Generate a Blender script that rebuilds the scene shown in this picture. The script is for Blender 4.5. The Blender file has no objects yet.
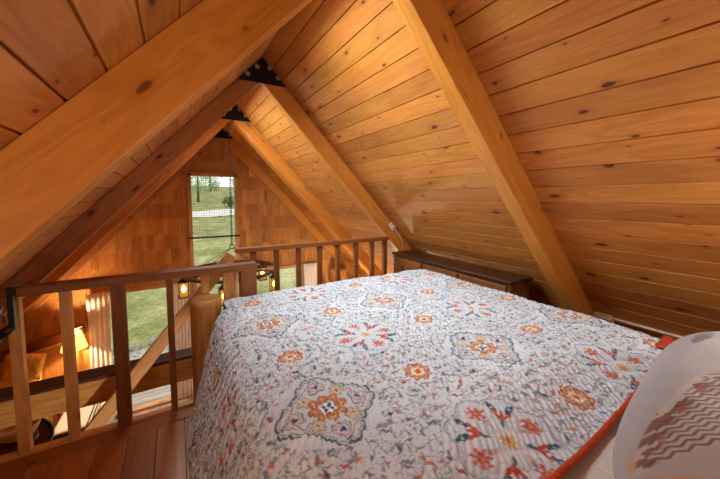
import bpy, math, random
import numpy as np
from mathutils import Vector, Matrix

random.seed(7)
rng = np.random.default_rng(7)
COL = bpy.context.scene.collection
PI = math.pi

# ------------------------------------------------------------------ helpers
def srgb(r, g, b):
    def c(v):
        v = v / 255.0
        return v / 12.92 if v <= 0.04045 else ((v + 0.055) / 1.055) ** 2.4
    return (c(r), c(g), c(b), 1.0)

class MB:
    """collects shapes; build() links them as one mesh with grain coords + tint."""
    def __init__(s):
        s.v = []; s.f = []; s.g = []; s.t = []; s.sm = []
    def add(s, verts, faces, grain=None, tint=None, smooth=False):
        o = len(s.v)
        tint = random.random() if tint is None else tint
        s.v += [tuple(p) for p in verts]
        s.g += [tuple(p) for p in (grain if grain is not None else verts)]
        s.t += [tint] * len(verts)
        s.f += [tuple(o + i for i in f) for f in faces]
        s.sm += [smooth] * len(faces)
        return s
    def box(s, c, size, rot=None, axis=None, tint=None):
        sx, sy, sz = [d / 2 for d in size]
        L = [(-sx,-sy,-sz),(sx,-sy,-sz),(sx,sy,-sz),(-sx,sy,-sz),(-sx,-sy,sz),(sx,-sy,sz),(sx,sy,sz),(-sx,sy,sz)]
        F = [(0,3,2,1),(4,5,6,7),(0,1,5,4),(1,2,6,5),(2,3,7,6),(3,0,4,7)]
        if axis is None: axis = max(range(3), key=lambda i: size[i])
        o = [axis] + [i for i in range(3) if i != axis]
        G = [(p[o[0]], p[o[1]], p[o[2]]) for p in L]
        M = rot if rot is not None else Matrix.Identity(3)
        c = Vector(c)
        return s.add([c + M @ Vector(p) for p in L], F, G, tint)
    def bb(s, a, b, axis=None, tint=None):
        a = Vector(a); b = Vector(b)
        return s.box((a + b) / 2, [abs(b[i] - a[i]) for i in range(3)], None, axis, tint)
    def bar(s, a, b, w, h, up=(0,0,1), tint=None):
        """rectangular bar from a to b; w across, h along up"""
        a = Vector(a); b = Vector(b); d = (b - a); L = d.length; d.normalize()
        u = Vector(up); x = d.cross(u).normalized(); u = x.cross(d).normalized()
        M = Matrix((d, x, u)).transposed()
        return s.box((a + b) / 2, (L, w, h), M, 0, tint)
    def prism(s, poly, axis, a, b, gdir=None, tint=None):
        """extrude 2D polygon along axis. axis 1: poly in (x,z); axis 0: (y,z); axis 2: (x,y)"""
        n = len(poly)
        def P(p, k):
            return {0: (k, p[0], p[1]), 1: (p[0], k, p[1]), 2: (p[0], p[1], k)}[axis]
        V = [P(p, a) for p in poly] + [P(p, b) for p in poly]
        F = [tuple(range(n)), tuple(range(2*n-1, n-1, -1))] + [(i, n+i, n+(i+1) % n, (i+1) % n) for i in range(n)]
        G = None
        if gdir is not None:
            d = Vector(gdir).normalized(); o = Vector((0,1,0)) if axis == 1 else Vector((0,0,1))
            e = d.cross(o).normalized()
            c = sum((Vector(p) for p in V), Vector()) / len(V)
            G = [((Vector(p)-c).dot(d), (Vector(p)-c).dot(e), (Vector(p)-c).dot(o)) for p in V]
        return s.add(V, F, G, tint)
    def cyl(s, a, b, r, n=16, r2=None, tint=None, smooth=True, caps=True):
        a = Vector(a); b = Vector(b); d = (b - a); L = d.length; d.normalize()
        r2 = r if r2 is None else r2
        t = Vector((0,0,1)) if abs(d.z) < .9 else Vector((1,0,0))
        x = d.cross(t).normalized(); y = d.cross(x)
        V = []; G = []
        for k, (c, rr) in enumerate(((a, r), (b, r2))):
            for i in range(n):
                q = 2*PI*i/n
                V.append(c + x*rr*math.cos(q) + y*rr*math.sin(q)); G.append((k*L, rr*math.cos(q), rr*math.sin(q)))
        tint = random.random() if tint is None else tint
        s.add(V, [(i, (i+1) % n, n+(i+1) % n, n+i) for i in range(n)], G, tint, smooth)
        if caps:
            s.add(V[:n], [tuple(range(n-1, -1, -1))], [(g[1], g[2], 0) for g in G[:n]], tint)
            s.add(V[n:], [tuple(range(n))], [(g[1], g[2], 0) for g in G[n:]], tint)
        return s
    def tube(s, pts, r, n=8, closed=False, tint=None):
        pts = [Vector(p) for p in pts]; m = len(pts); V = []; G = []; L = 0
        prev = None
        for i, p in enumerate(pts):
            if closed: d = pts[(i+1) % m] - pts[i-1]
            else: d = pts[min(i+1, m-1)] - pts[max(i-1, 0)]
            d.normalize()
            if prev is None:
                t = Vector((0,0,1)) if abs(d.z) < .9 else Vector((1,0,0))
                x = d.cross(t).normalized()
            else:
                x = (prev - d * prev.dot(d)).normalized()
            prev = x; y = d.cross(x)
            if i: L += (pts[i] - pts[i-1]).length
            rr = r[i] if hasattr(r, '__len__') else r
            for j in range(n):
                q = 2*PI*j/n
                V.append(p + x*rr*math.cos(q) + y*rr*math.sin(q)); G.append((L, rr*math.cos(q), rr*math.sin(q)))
        F = []
        for i in range(m if closed else m-1):
            k = (i+1) % m
            for j in range(n): F.append((i*n+j, i*n+(j+1) % n, k*n+(j+1) % n, k*n+j))
        if not closed: F += [tuple(range(n-1, -1, -1)), tuple((m-1)*n+j for j in range(n))]
        return s.add(V, F, G, tint, True)
    def lathe(s, c, prof, n=24, tint=None, closed=False):
        c = Vector(c); V = []; G = []
        for (r, z) in prof:
            for j in range(n):
                q = 2*PI*j/n
                V.append(c + Vector((r*math.cos(q), r*math.sin(q), z))); G.append((r*q, z, r))
        F = []
        for i in range(len(prof) - (0 if closed else 1)):
            k = (i+1) % len(prof)
            for j in range(n): F.append((i*n+j, i*n+(j+1) % n, k*n+(j+1) % n, k*n+j))
        return s.add(V, F, G, tint, True)
    def grid(s, rows, tint=None, closed=False):
        n = len(rows[0]); V = [p for r in rows for p in r]
        F = [(i*n+j, i*n+j+1, (i+1)*n+j+1, (i+1)*n+j) for i in range(len(rows)-1) for j in range(n-1)]
        return s.add(V, F, None, tint, True)
    def build(s, name, mat, parent=None, bevel=0, solid=0):
        # meshes of a top-level part get their own origin at the base of the shape
        vs = np.array(s.v, dtype=float)
        if parent is None:
            o = Vector(((vs[:,0].min()+vs[:,0].max())/2, (vs[:,1].min()+vs[:,1].max())/2, vs[:,2].min()))
        else:
            o = Vector(parent.matrix_world.translation) if parent.get('_w') is None else Vector(parent['_w'])
        me = bpy.data.meshes.new(name)
        me.from_pydata([tuple(Vector(p) - o) for p in s.v], [], s.f)
        a = me.attributes.new('gco', 'FLOAT_VECTOR', 'POINT')
        a.data.foreach_set('vector', np.array(s.g, dtype=np.float32).ravel())
        a = me.attributes.new('tint', 'FLOAT', 'POINT')
        a.data.foreach_set('value', np.array(s.t, dtype=np.float32))
        me.polygons.foreach_set('use_smooth', s.sm)
        me.materials.append(mat); me.update()
        ob = bpy.data.objects.new(name, me); COL.objects.link(ob)
        ob['_w'] = tuple(o)
        if parent is None: ob.location = o
        else: ob.parent = parent
        if bevel:
            b = ob.modifiers.new('bevel', 'BEVEL'); b.width = bevel; b.segments = 2; b.limit_method = 'ANGLE'
        if solid:
            b = ob.modifiers.new('solid', 'SOLIDIFY'); b.thickness = solid; b.offset = 0
        return ob

def thing(name, label, cat, loc, group=None):
    o = bpy.data.objects.new(name, None); COL.objects.link(o)
    o.location = loc; o['_w'] = tuple(loc); o.empty_display_size = .1
    o['label'] = label; o['category'] = cat
    if group: o['group'] = group
    return o
def tag(o, label, cat, group=None, kind=None):
    o['label'] = label; o['category'] = cat
    if group: o['group'] = group
    if kind: o['kind'] = kind
    return o
def struct(o, label=None):
    o['kind'] = 'structure'
    if label: o['label'] = label
    return o

# ------------------------------------------------------------------ materials
def newmat(name):
    m = bpy.data.materials.new(name); m.use_nodes = True
    nt = m.node_tree; b = nt.nodes['Principled BSDF']
    return m, nt, b
def N(nt, t, **kw):
    n = nt.nodes.new(t)
    for k, v in kw.items():
        if k in n.inputs: n.inputs[k].default_value = v
        else: setattr(n, k, v)
    return n
def L(nt, a, b): nt.links.new(a, b)
def ramp(nt, stops, interp='LINEAR'):
    r = nt.nodes.new('ShaderNodeValToRGB'); cr = r.color_ramp; cr.interpolation = interp
    while len(cr.elements) < len(stops): cr.elements.new(.5)
    for e, (p, c) in zip(cr.elements, stops): e.position = p; e.color = c
    return r
def math_(nt, op, a, b=None, c=None):
    n = nt.nodes.new('ShaderNodeMath'); n.operation = op
    for i, v in enumerate((a, b, c)):
        if v is None: continue
        if isinstance(v, (int, float)): n.inputs[i].default_value = v
        else: L(nt, v, n.inputs[i])
    return n.outputs[0]

def wood(name, dark, mid, light, rough=.5, knots=.5, tintvar=.35, scale=1.0, bump=.15, knotcol=(70,32,12), spec=.4, ring=9.0):
    m, nt, b = newmat(name)
    g = N(nt, 'ShaderNodeAttribute', attribute_name='gco')
    t = N(nt, 'ShaderNodeAttribute', attribute_name='tint')
    off = N(nt, 'ShaderNodeVectorMath', operation='SCALE'); off.inputs[0].default_value = (37.1, 17.3, 23.7)
    L(nt, t.outputs['Fac'], off.inputs['Scale'])
    add = N(nt, 'ShaderNodeVectorMath', operation='ADD'); L(nt, g.outputs['Vector'], add.inputs[0]); L(nt, off.outputs[0], add.inputs[1])
    mp = N(nt, 'ShaderNodeMapping'); L(nt, add.outputs[0], mp.inputs['Vector'])
    mp.inputs['Scale'].default_value = (1.1*scale, ring*scale, ring*scale)
    n1 = N(nt, 'ShaderNodeTexNoise', Scale=1.0, Detail=3.0, Roughness=.55, Distortion=.6); L(nt, mp.outputs[0], n1.inputs['Vector'])
    # cathedral rings from the slow noise
    rings = math_(nt, 'FRACT', math_(nt, 'MULTIPLY', n1.outputs['Fac'], 7.0))
    rings = math_(nt, 'SMOOTH_MIN', rings, math_(nt, 'SUBTRACT', 1.0, rings), .2)
    mp2 = N(nt, 'ShaderNodeMapping'); L(nt, add.outputs[0], mp2.inputs['Vector']); mp2.inputs['Scale'].default_value = (5, 190, 190)
    n2 = N(nt, 'ShaderNodeTexNoise', Scale=1.0, Detail=2.0); L(nt, mp2.outputs[0], n2.inputs['Vector'])
    mp3 = N(nt, 'ShaderNodeMapping'); L(nt, add.outputs[0], mp3.inputs['Vector']); mp3.inputs['Scale'].default_value = (.9, 2.5, 2.5)
    n3 = N(nt, 'ShaderNodeTexNoise', Scale=1.3, Detail=2.0); L(nt, mp3.outputs[0], n3.inputs['Vector'])
    f = math_(nt, 'ADD', math_(nt, 'MULTIPLY', rings, .55), math_(nt, 'MULTIPLY', n2.outputs['Fac'], .35))
    f = math_(nt, 'ADD', f, math_(nt, 'MULTIPLY', math_(nt, 'SUBTRACT', n3.outputs['Fac'], .5), .9))
    r = ramp(nt, [(0.05, srgb(*dark)), (.42, srgb(*mid)), (.8, srgb(*light))]); L(nt, f, r.inputs[0])
    hsv = N(nt, 'ShaderNodeHueSaturation'); L(nt, r.outputs[0], hsv.inputs['Color'])
    L(nt, math_(nt, 'ADD', math_(nt, 'MULTIPLY', t.outputs['Fac'], tintvar), 1 - tintvar*.5), hsv.inputs['Value'])
    hue = math_(nt, 'FRACT', math_(nt, 'MULTIPLY', t.outputs['Fac'], 7.31))
    L(nt, math_(nt, 'ADD', math_(nt, 'MULTIPLY', hue, .008), .498), hsv.inputs['Hue'])
    col = hsv.outputs[0]
    if knots > 0:
        mk = N(nt, 'ShaderNodeMapping'); L(nt, add.outputs[0], mk.inputs['Vector']); mk.inputs['Scale'].default_value = (3.3, 7.6, 7.6)
        # only rows across the face matter: flatten third axis
        sx = N(nt, 'ShaderNodeSeparateXYZ'); L(nt, mk.outputs[0], sx.inputs[0])
        cx = N(nt, 'ShaderNodeCombineXYZ'); L(nt, sx.outputs[0], cx.inputs[0]); L(nt, sx.outputs[1], cx.inputs[1]); L(nt, math_(nt, 'MULTIPLY', sx.outputs[2], .25), cx.inputs[2])
        wob = N(nt, 'ShaderNodeTexNoise', Scale=6.0, Detail=1.0); L(nt, cx.outputs[0], wob.inputs['Vector'])
        vo = N(nt, 'ShaderNodeTexVoronoi', voronoi_dimensions='2D', Scale=1.0, Randomness=.9); L(nt, cx.outputs[0], vo.inputs['Vector'])
        sc = N(nt, 'ShaderNodeSeparateColor'); L(nt, vo.outputs['Color'], sc.inputs[0])
        d = math_(nt, 'ADD', vo.outputs['Distance'], math_(nt, 'MULTIPLY', math_(nt, 'SUBTRACT', wob.outputs['Fac'], .5), .09))
        size = math_(nt, 'MULTIPLY', math_(nt, 'MAXIMUM', math_(nt, 'SUBTRACT', sc.outputs[0], 1 - knots), 0.0), .10/knots)
        k = N(nt, 'ShaderNodeMapRange'); L(nt, math_(nt, 'SUBTRACT', d, size), k.inputs[0])
        k.inputs[1].default_value = -.02; k.inputs[2].default_value = .012; k.inputs[3].default_value = 1; k.inputs[4].default_value = 0
        halo = N(nt, 'ShaderNodeMapRange'); L(nt, math_(nt, 'SUBTRACT', d, math_(nt, 'MULTIPLY', size, 2.2)), halo.inputs[0])
        halo.inputs[1].default_value = -.12; halo.inputs[2].default_value = .06; halo.inputs[3].default_value = .45; halo.inputs[4].default_value = 0
        mh = N(nt, 'ShaderNodeMix', data_type='RGBA', blend_type='MULTIPLY'); L(nt, halo.outputs[0], mh.inputs[0]); L(nt, col, mh.inputs[6]); mh.inputs[7].default_value = srgb(205,140,90)
        mx = N(nt, 'ShaderNodeMix', data_type='RGBA'); L(nt, math_(nt, 'MULTIPLY', k.outputs[0], .9), mx.inputs[0]); L(nt, mh.outputs[2], mx.inputs[6]); mx.inputs[7].default_value = srgb(*knotcol)
        col = mx.outputs[2]
    L(nt, col, b.inputs['Base Color'])
    b.inputs['Roughness'].default_value = rough; b.inputs['Specular IOR Level'].default_value = spec
    if bump:
        bp = N(nt, 'ShaderNodeBump', Strength=bump, Distance=.004); L(nt, f, bp.inputs['Height']); L(nt, bp.outputs[0], b.inputs['Normal'])
    return m

def plain(name, c, rough=.6, metal=0, noise=.12, scale=30, bump=.0, emit=None, es=0):
    m, nt, b = newmat(name)
    tc = N(nt, 'ShaderNodeTexCoord'); n = N(nt, 'ShaderNodeTexNoise', Scale=scale, Detail=3.0); L(nt, tc.outputs['Object'], n.inputs['Vector'])
    a = [min(255, x*(1+noise)) for x in c]; d = [x*(1-noise) for x in c]
    r = ramp(nt, [(.3, srgb(*d)), (.7, srgb(*a))]); L(nt, n.outputs['Fac'], r.inputs[0]); L(nt, r.outputs[0], b.inputs['Base Color'])
    b.inputs['Roughness'].default_value = rough; b.inputs['Metallic'].default_value = metal
    if bump:
        bp = N(nt, 'ShaderNodeBump', Strength=bump, Distance=.01); L(nt, n.outputs['Fac'], bp.inputs['Height']); L(nt, bp.outputs[0], b.inputs['Normal'])
    if emit:
        b.inputs['Emission Color'].default_value = srgb(*emit); b.inputs['Emission Strength'].default_value = es
    return m

M = {}
M['ceil'] = wood('ceiling_pine', (164,95,36), (188,118,50), (202,136,68), rough=.56, knots=.65, tintvar=.30, bump=.08)
M['rafter'] = wood('rafter_fir', (184,108,36), (206,130,48), (218,146,64), rough=.5, knots=.35, tintvar=.12, bump=.12, knotcol=(110,58,24))
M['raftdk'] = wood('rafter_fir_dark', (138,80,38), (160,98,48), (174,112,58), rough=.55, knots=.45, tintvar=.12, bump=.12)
M['floor'] = wood('floor_pine', (138,78,30), (166,98,40), (182,114,52), rough=.32, knots=.6, tintvar=.3, bump=.06, spec=.5)
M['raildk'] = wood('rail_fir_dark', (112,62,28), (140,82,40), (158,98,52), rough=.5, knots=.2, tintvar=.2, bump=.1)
M['rail'] = wood('rail_fir', (180,124,70), (208,152,92), (222,172,112), rough=.5, knots=.2, tintvar=.2, bump=.1)
M['shing'] = wood('cedar_shingle', (160,96,40), (190,122,54), (210,146,74), rough=.75, knots=0, tintvar=.42, bump=.3, ring=14)
M['board'] = wood('wall_board', (164,100,46), (194,128,60), (210,148,78), rough=.55, knots=.6, tintvar=.4, bump=.1)
M['dress'] = wood('dresser_wood', (84,44,20), (116,64,30), (138,82,40), rough=.38, knots=.1, tintvar=.2, bump=.05)
M['dress_shaded'] = wood('dresser_wood_shaded', (48,26,16), (66,36,20), (84,48,26), rough=.35, knots=0, tintvar=.2, bump=.05)  # darker wood tone carries the shade under the sloping roof
M['log'] = wood('peeled_log', (150,98,50), (192,138,78), (214,166,104), rough=.45, knots=.3, tintvar=.1, bump=.12, ring=12)
M['dark'] = wood('dark_wood', (50,28,16), (74,42,24), (96,58,34), rough=.5, knots=0, tintvar=.2, bump=.1)
M['deck'] = wood('weathered_deck', (150,130,116), (186,166,150), (208,192,178), rough=.7, knots=0, tintvar=.3, bump=.1)
M['lfloor'] = wood('lower_floor', (150,120,98), (184,156,134), (204,180,160), rough=.45, knots=0, tintvar=.3, bump=.05)
M['steel'] = plain('black_steel', (26,24,22), .45, .6)
M['bolt'] = plain('zinc_bolt', (170,165,158), .35, .9)
M['black'] = plain('black_plastic', (18,22,22), .35)
M['white'] = plain('white_plastic', (226,220,208), .4)
M['cream'] = plain('cream_plastic', (206,180,134), .45)
M['curtain'] = plain('curtain_linen', (222,204,186), .85, 0, .06, 60)
M['sheet'] = plain('sheet_cotton', (206,198,186), .85, 0, .04, 80, .1)
M['orange'] = plain('orange_binding', (186,62,24), .6, 0, .1, 90, .2)
M['amber'] = plain('amber_velvet', (214,156,54), .7, 0, .15, 40)
M['throwm'] = plain('white_throw', (214,206,196), .85, 0, .08, 60)
M['stripe'] = plain('dark_stripe', (70,62,58), .85)
M['wicker'] = plain('dark_wicker', (104,70,44), .6, 0, .3, 120, .4)
M['basket'] = plain('pale_basket', (196,160,104), .7, 0, .25, 120, .4)
M['brass'] = plain('aged_brass', (96,74,44), .35, .9)
M['rug'] = plain('pale_rug', (204,186,166), .95, 0, .15, 14)
M['mattress'] = plain('mattress_fabric', (220,214,204), .9)
M['gravel'] = plain('gravel', (146,138,128), .95, 0, .3, 9, .3)
M['path'] = plain('pale_path', (196,192,182), .95, 0, .15, 3)
M['bark'] = plain('bark', (84,68,52), .9, 0, .3, 20, .4)
M['leaf'] = plain('leaf', (122,140,92), .8, 0, .35, 3)
M['rock'] = plain('rock', (150,142,132), .9, 0, .25, 4, .4)
M['stone'] = plain('foundation', (90,80,70), .9)
M['grey'] = plain('slate_cushion', (104,112,118), .8)
M['shade'] = plain('lit_lamp_shade', (250,214,140), .8, 0, .05, 20, 0, (255,186,84), 2.2)
M['bulb'] = plain('bulb', (255,224,160), .5, 0, .02, 5, 0, (255,206,120), 30)
M['amberglass'] = plain('lantern_glass', (255,206,120), .3, 0, .08, 30, 0, (255,178,70), 1.6)

def grassmat():
    m, nt, b = newmat('grass')
    tc = N(nt, 'ShaderNodeTexCoord')
    n = N(nt, 'ShaderNodeTexNoise', Scale=.8, Detail=8.0, Roughness=.7); L(nt, tc.outputs['Object'], n.inputs['Vector'])
    n2 = N(nt, 'ShaderNodeTexNoise', Scale=9.0, Detail=4.0, Roughness=.7); L(nt, tc.outputs['Object'], n2.inputs['Vector'])
    f = math_(nt, 'ADD', math_(nt, 'MULTIPLY', n.outputs['Fac'], .6), math_(nt, 'MULTIPLY', n2.outputs['Fac'], .4))
    r = ramp(nt, [(.30, srgb(64,70,34)), (.44, srgb(110,114,60)), (.54, srgb(148,140,84)), (.66, srgb(200,186,148))])
    L(nt, f, r.inputs[0]); L(nt, r.outputs[0], b.inputs['Base Color']); b.inputs['Roughness'].default_value = .95
    return m
M['grass'] = grassmat()
def glassmat():
    m, nt, b = newmat('window_glass')
    nt.nodes.remove(b); out = nt.nodes['Material Output']
    tr = N(nt, 'ShaderNodeBsdfTransparent'); tr.inputs[0].default_value = (.96,.98,.96,1)
    gl = N(nt, 'ShaderNodeBsdfGlossy'); gl.inputs['Roughness'].default_value = .3
    mx = N(nt, 'ShaderNodeMixShader'); mx.inputs[0].default_value = .012
    L(nt, tr.outputs[0], mx.inputs[1]); L(nt, gl.outputs[0], mx.inputs[2]); L(nt, mx.outputs[0], out.inputs[0])
    return m
M['glass'] = glassmat()
def lanternmat():
    m, nt, b = newmat('lantern_amber_glass')
    nt.nodes.remove(b); out = nt.nodes['Material Output']
    tr = N(nt, 'ShaderNodeBsdfTransparent'); tr.inputs[0].default_value = (1, .80, .42, 1)
    em = N(nt, 'ShaderNodeEmission', Strength=.9); em.inputs[0].default_value = srgb(255, 176, 70)
    tc = N(nt, 'ShaderNodeTexCoord'); n = N(nt, 'ShaderNodeTexNoise', Scale=30.0); L(nt, tc.outputs['Object'], n.inputs['Vector'])
    mx = N(nt, 'ShaderNodeMixShader'); L(nt, math_(nt, 'ADD', math_(nt, 'MULTIPLY', n.outputs['Fac'], .3), .3), mx.inputs[0])
    L(nt, tr.outputs[0], mx.inputs[1]); L(nt, em.outputs[0], mx.inputs[2]); L(nt, mx.outputs[0], out.inputs[0])
    return m
M['amberglass'] = lanternmat()
def shademat(name, es):
    m, nt, b = newmat(name)
    out = nt.nodes['Material Output']
    tc = N(nt, 'ShaderNodeTexCoord'); n = N(nt, 'ShaderNodeTexNoise', Scale=60.0); L(nt, tc.outputs['Object'], n.inputs['Vector'])
    r = ramp(nt, [(.3, srgb(244,226,190)), (.7, srgb(250,236,206))]); L(nt, n.outputs['Fac'], r.inputs[0])
    L(nt, r.outputs[0], b.inputs['Base Color']); b.inputs['Roughness'].default_value = .85
    b.inputs['Emission Color'].default_value = srgb(255, 190, 96); b.inputs['Emission Strength'].default_value = es
    tl_ = N(nt, 'ShaderNodeBsdfTranslucent'); L(nt, r.outputs[0], tl_.inputs[0])
    mx = N(nt, 'ShaderNodeMixShader'); mx.inputs[0].default_value = .6; L(nt, b.outputs[0], mx.inputs[1]); L(nt, tl_.outputs[0], mx.inputs[2]); L(nt, mx.outputs[0], out.inputs[0])
    return m
M['shade'] = shademat('lit_lamp_shade', 1.6); M['shade2'] = shademat('pale_lamp_shade', 0.0)
def vcolmat(name, rough, sheen=.2, bump=None):
    m, nt, b = newmat(name)
    a = N(nt, 'ShaderNodeAttribute', attribute_name='pattern'); L(nt, a.outputs['Color'], b.inputs['Base Color'])
    b.inputs['Roughness'].default_value = rough; b.inputs['Sheen Weight'].default_value = sheen
    b.inputs['Specular IOR Level'].default_value = .25
    return m
M['quilt'] = vcolmat('printed_quilt', .8)
M['pillow'] = vcolmat('printed_pillow', .55)

# ------------------------------------------------------------------ dimensions (metres; loft floor z = 0, ridge along Y)
XA = .724; T = 1.07; ZL = 2.37; ZR = 2.615           # ridge x, roof pitch, rafter underside / plank underside at ridge
Y1, Y2 = 2.226, 2.95                                  # the two loft edges
YG = 6.12; YB = -1.5                                  # front gable wall and the wall behind
ZF = -2.2                                             # lower floor
ANG = math.atan(T)
def roofz(x, z0=ZR): return z0 - T*abs(x - XA)

# ------------------------------------------------------------------ roof planks
def ceiling(name, side, holes):
    mb = MB(); w = .127; slope = math.sqrt(1 + T*T); length = 6.9
    nb = int(length / w)
    for i in range(nb):
        s0, s1 = i*w, (i+1)*w
        spans = [(YB - .1, YG)]
        for (hs0, hs1, hy0, hy1) in holes:
            if s1 > hs0 + .001 and s0 < hs1 - .001:
                spans = [q for a, b in spans for q in ((a, min(b, hy0)), (max(a, hy1), b)) if q[1] > q[0] + .01]
        # long boards meet end to end behind the rafters
        out = []
        for a, b in spans:
            cuts = [c for c in (1.12, 2.995, 4.575) if a < c < b and random.random() < .75]
            p = [a] + cuts + [b]
            out += list(zip(p[:-1], p[1:]))
        for a, b in out:
            g = .0045; th = .02
            prof = [(s0+.0008, .010), (s0+g, 0), (s1-g, 0), (s1-.0008, .010), (s1-.0006, th), (s0+.0006, th)]
            V = []; G = []
            for y in (a, b):
                for (q, n) in prof:
                    x = XA + side*(q/slope + n*T/slope); z = ZR - T*q/slope + n/slope
                    V.append((x, y, z)); G.append((y, q - s0, n))
            k = len(prof)
            F = [tuple(range(k)), tuple(range(2*k-1, k-1, -1))] + [(j, k+j, k+(j+1) % k, (j+1) % k) for j in range(k)]
            mb.add(V, F, G)
    o = mb.build(name, M['ceil'])
    ys = sorted({YB - .1, YG} | {v for h in holes for v in h[2:]}); ss = sorted({-.02, length} | {v for h in holes for v in h[:2]})
    dk = MB()
    for i in range(len(ys)-1):
        for j in range(len(ss)-1):
            yc, q = (ys[i]+ys[i+1])/2, (ss[j]+ss[j+1])/2
            if any(h[0] < q < h[1] and h[2] < yc < h[3] for h in holes): continue
            V = []
            for y in (ys[i], ys[i+1]):
                for (qq, n) in ((ss[j], .0205), (ss[j+1], .0205), (ss[j+1], .06), (ss[j], .06)):
                    V.append((XA + side*(qq/slope + n*T/slope), y, ZR - T*qq/slope + n/slope))
            dk.add(V, [(0,1,2,3),(7,6,5,4),(0,4,5,1),(1,5,6,2),(2,6,7,3),(3,7,4,0)])
    dk.build('roof_deck', M['stone'], o)
    struct(o, 'sloping knotty pine plank ceiling on the %s side' % ('right' if side > 0 else 'left'))
    return o
SL = math.sqrt(1 + T*T)
h1 = (.127*2, .127*7, 1.24, 2.0); h2 = (.127*2, .127*9, 3.2, 4.3)
ceiling('ceiling_right', 1, [])
ceiling('ceiling_left', -1, [h1, h2])
def added_skylight(name, h):  # openings added behind the left rafters, out of view, to light the loft
    s0, s1, y0, y1 = h
    def P(s, y, n): return Vector((XA - s/SL - n*T/SL, y, ZR - T*s/SL + n/SL))
    fr = MB(); t = .05
    def bar(a, b): fr.bar(P(a[0], a[1], .06), P(b[0], b[1], .06), .05, .14, up=(-T/SL, 0, 1/SL))
    bar((s0+t/2, y0), (s0+t/2, y1)); bar((s1-t/2, y0), (s1-t/2, y1)); bar((s0, y0+t/2), (s1, y0+t/2)); bar((s0, y1-t/2), (s1, y1-t/2))
    o = fr.build(name, M['board']); struct(o, 'added roof window in the left slope, letting in fill light')
    gl = MB(); gl.add([P(s0, y0, .1), P(s1, y0, .1), P(s1, y1, .1), P(s0, y1, .1)], [(0,1,2,3)]); gl.build('glass_pane', M['glass'], o)
    return P((s0+s1)/2, (y0+y1)/2, .35)
S1 = added_skylight('added_roof_window_4', h1); S2 = added_skylight('added_roof_window_5', h2)

# ------------------------------------------------------------------ rafters and gusset plates
where = {'A': 'nearest the camera over the bed', 'B': 'second frame, above the far end of the loft', 'C': 'third frame, carrying the chandelier chain', 'D': 'last frame, against the shingled front wall'}
FR = {'A': 1.077, 'B': 2.95, 'C': 4.53, 'D': 6.0}
for k, y in FR.items():
    for side in (-1, 1):
        xe = 4.55
        zc = ZF if k in 'CD' else ZF
        xlen = 2.56 if False else 4.2
        zl = {'A': (2.365, 2.365), 'B': (2.42, 2.39), 'C': (2.43, 2.36), 'D': (2.40, 2.40)}[k][(side+1)//2]
        poly = [(XA, zl), (XA + side*xlen, zl - T*xlen), (XA + side*xlen, ZR - .001 - T*xlen), (XA, ZR - .001)]
        mb = MB(); mb.prism(poly, 1, y, y + (.20 if k == 'C' else .10 if (k == 'A' and side < 0) else .09), gdir=(side, 0, -T))
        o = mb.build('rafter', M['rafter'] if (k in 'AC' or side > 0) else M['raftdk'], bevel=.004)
        tag(o, 'heavy %s-hand roof rafter of the %s' % ('right' if side > 0 else 'left', {'A': 'frame nearest the camera', 'B': 'second frame, at the far end of the loft', 'C': 'third frame, which carries the chandelier chain', 'D': 'farthest frame, against the shingled wall'}[k]), 'rafter', 'roof rafters')
    if k != 'A':
        p = thing('gusset_plate', {'B': 'large black bolted steel plate at the peak nearest the camera', 'C': 'black steel peak plate that the chandelier chain hangs under', 'D': 'smallest black peak plate, against the shingled wall'}[k], 'bracket', (XA, y, ZL), 'steel ridge plates')
        mb = MB(); mb.prism([(XA-.325, ZL+.012), (XA+.325, ZL+.012), (XA+.04, ZR+.0), (XA-.04, ZR+.0)], 1, y-.008, y+.001)
        mb.build('plate', M['steel'], p)
        for dx, dz in ((-.130,.072), (-.046,.152), (.066,.160), (.142,.084)):
            b = MB(); c = Vector((XA+dx, y, ZL+dz))
            b.cyl(c + Vector((0,-.011,0)), c + Vector((0,-.006,0)), .022, 18); b.cyl(c + Vector((0,-.022,0)), c + Vector((0,-.01,0)), .0125, 6, smooth=False)
            b.build('bolt', M['bolt'], p)

# ------------------------------------------------------------------ loft floor
mb = MB(); w = .1365
i = -14
while i*w < 3.1:
    x0 = i*w; x1 = x0 + w; i += 1
    if x1 < -1.6: continue
    ye = Y1 - .13 if x0 < .40 else Y2 - .02
    if x0 < .40 < x1: x1 = min(x1, .40)
    mb.bb((x0+.0012, YB, -.03), (x1-.0012, ye-.001, 0), axis=1)
mb.bb((-1.7, Y1-.128, -.03), (.40, Y1+.03, .001), axis=0)
fl = struct(mb.build('floor', M['floor'], bevel=.0015), 'honey-brown plank loft floor')
mb = MB(); mb.bb((-1.7, YB, -.06), (3.1, Y1+.03, -.031)); mb.bb((.40, Y1+.03, -.06), (3.1, Y2-.02, -.031))
mb.bb((-1.7, Y1-.06, -.24), (.40, Y1+.03, -.061)); mb.bb((.40, Y1-.06, -.24), (.46, Y2-.02, -.061))
struct(mb.build('subfloor', M['rail'], fl))
# tie beam at the second frame
tb = thing('tie_beam', 'long horizontal pine beam crossing below the open stairwell', 'beam', (-1.0, Y2+.05, -.215))
mb = MB(); mb.bb((-1.49, Y2, -.215), (2.92, Y2+.09, -.03)); mb.build('timber', M['log'], tb, bevel=.004)
mb = MB(); mb.bb((-1.47, Y2+.004, -.03), (.40, Y2+.17, -.008)); o = mb.build('ledge_board', M['dark'], tb, bevel=.002); o['label'] = 'dark ledge board on top of the beam'

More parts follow.
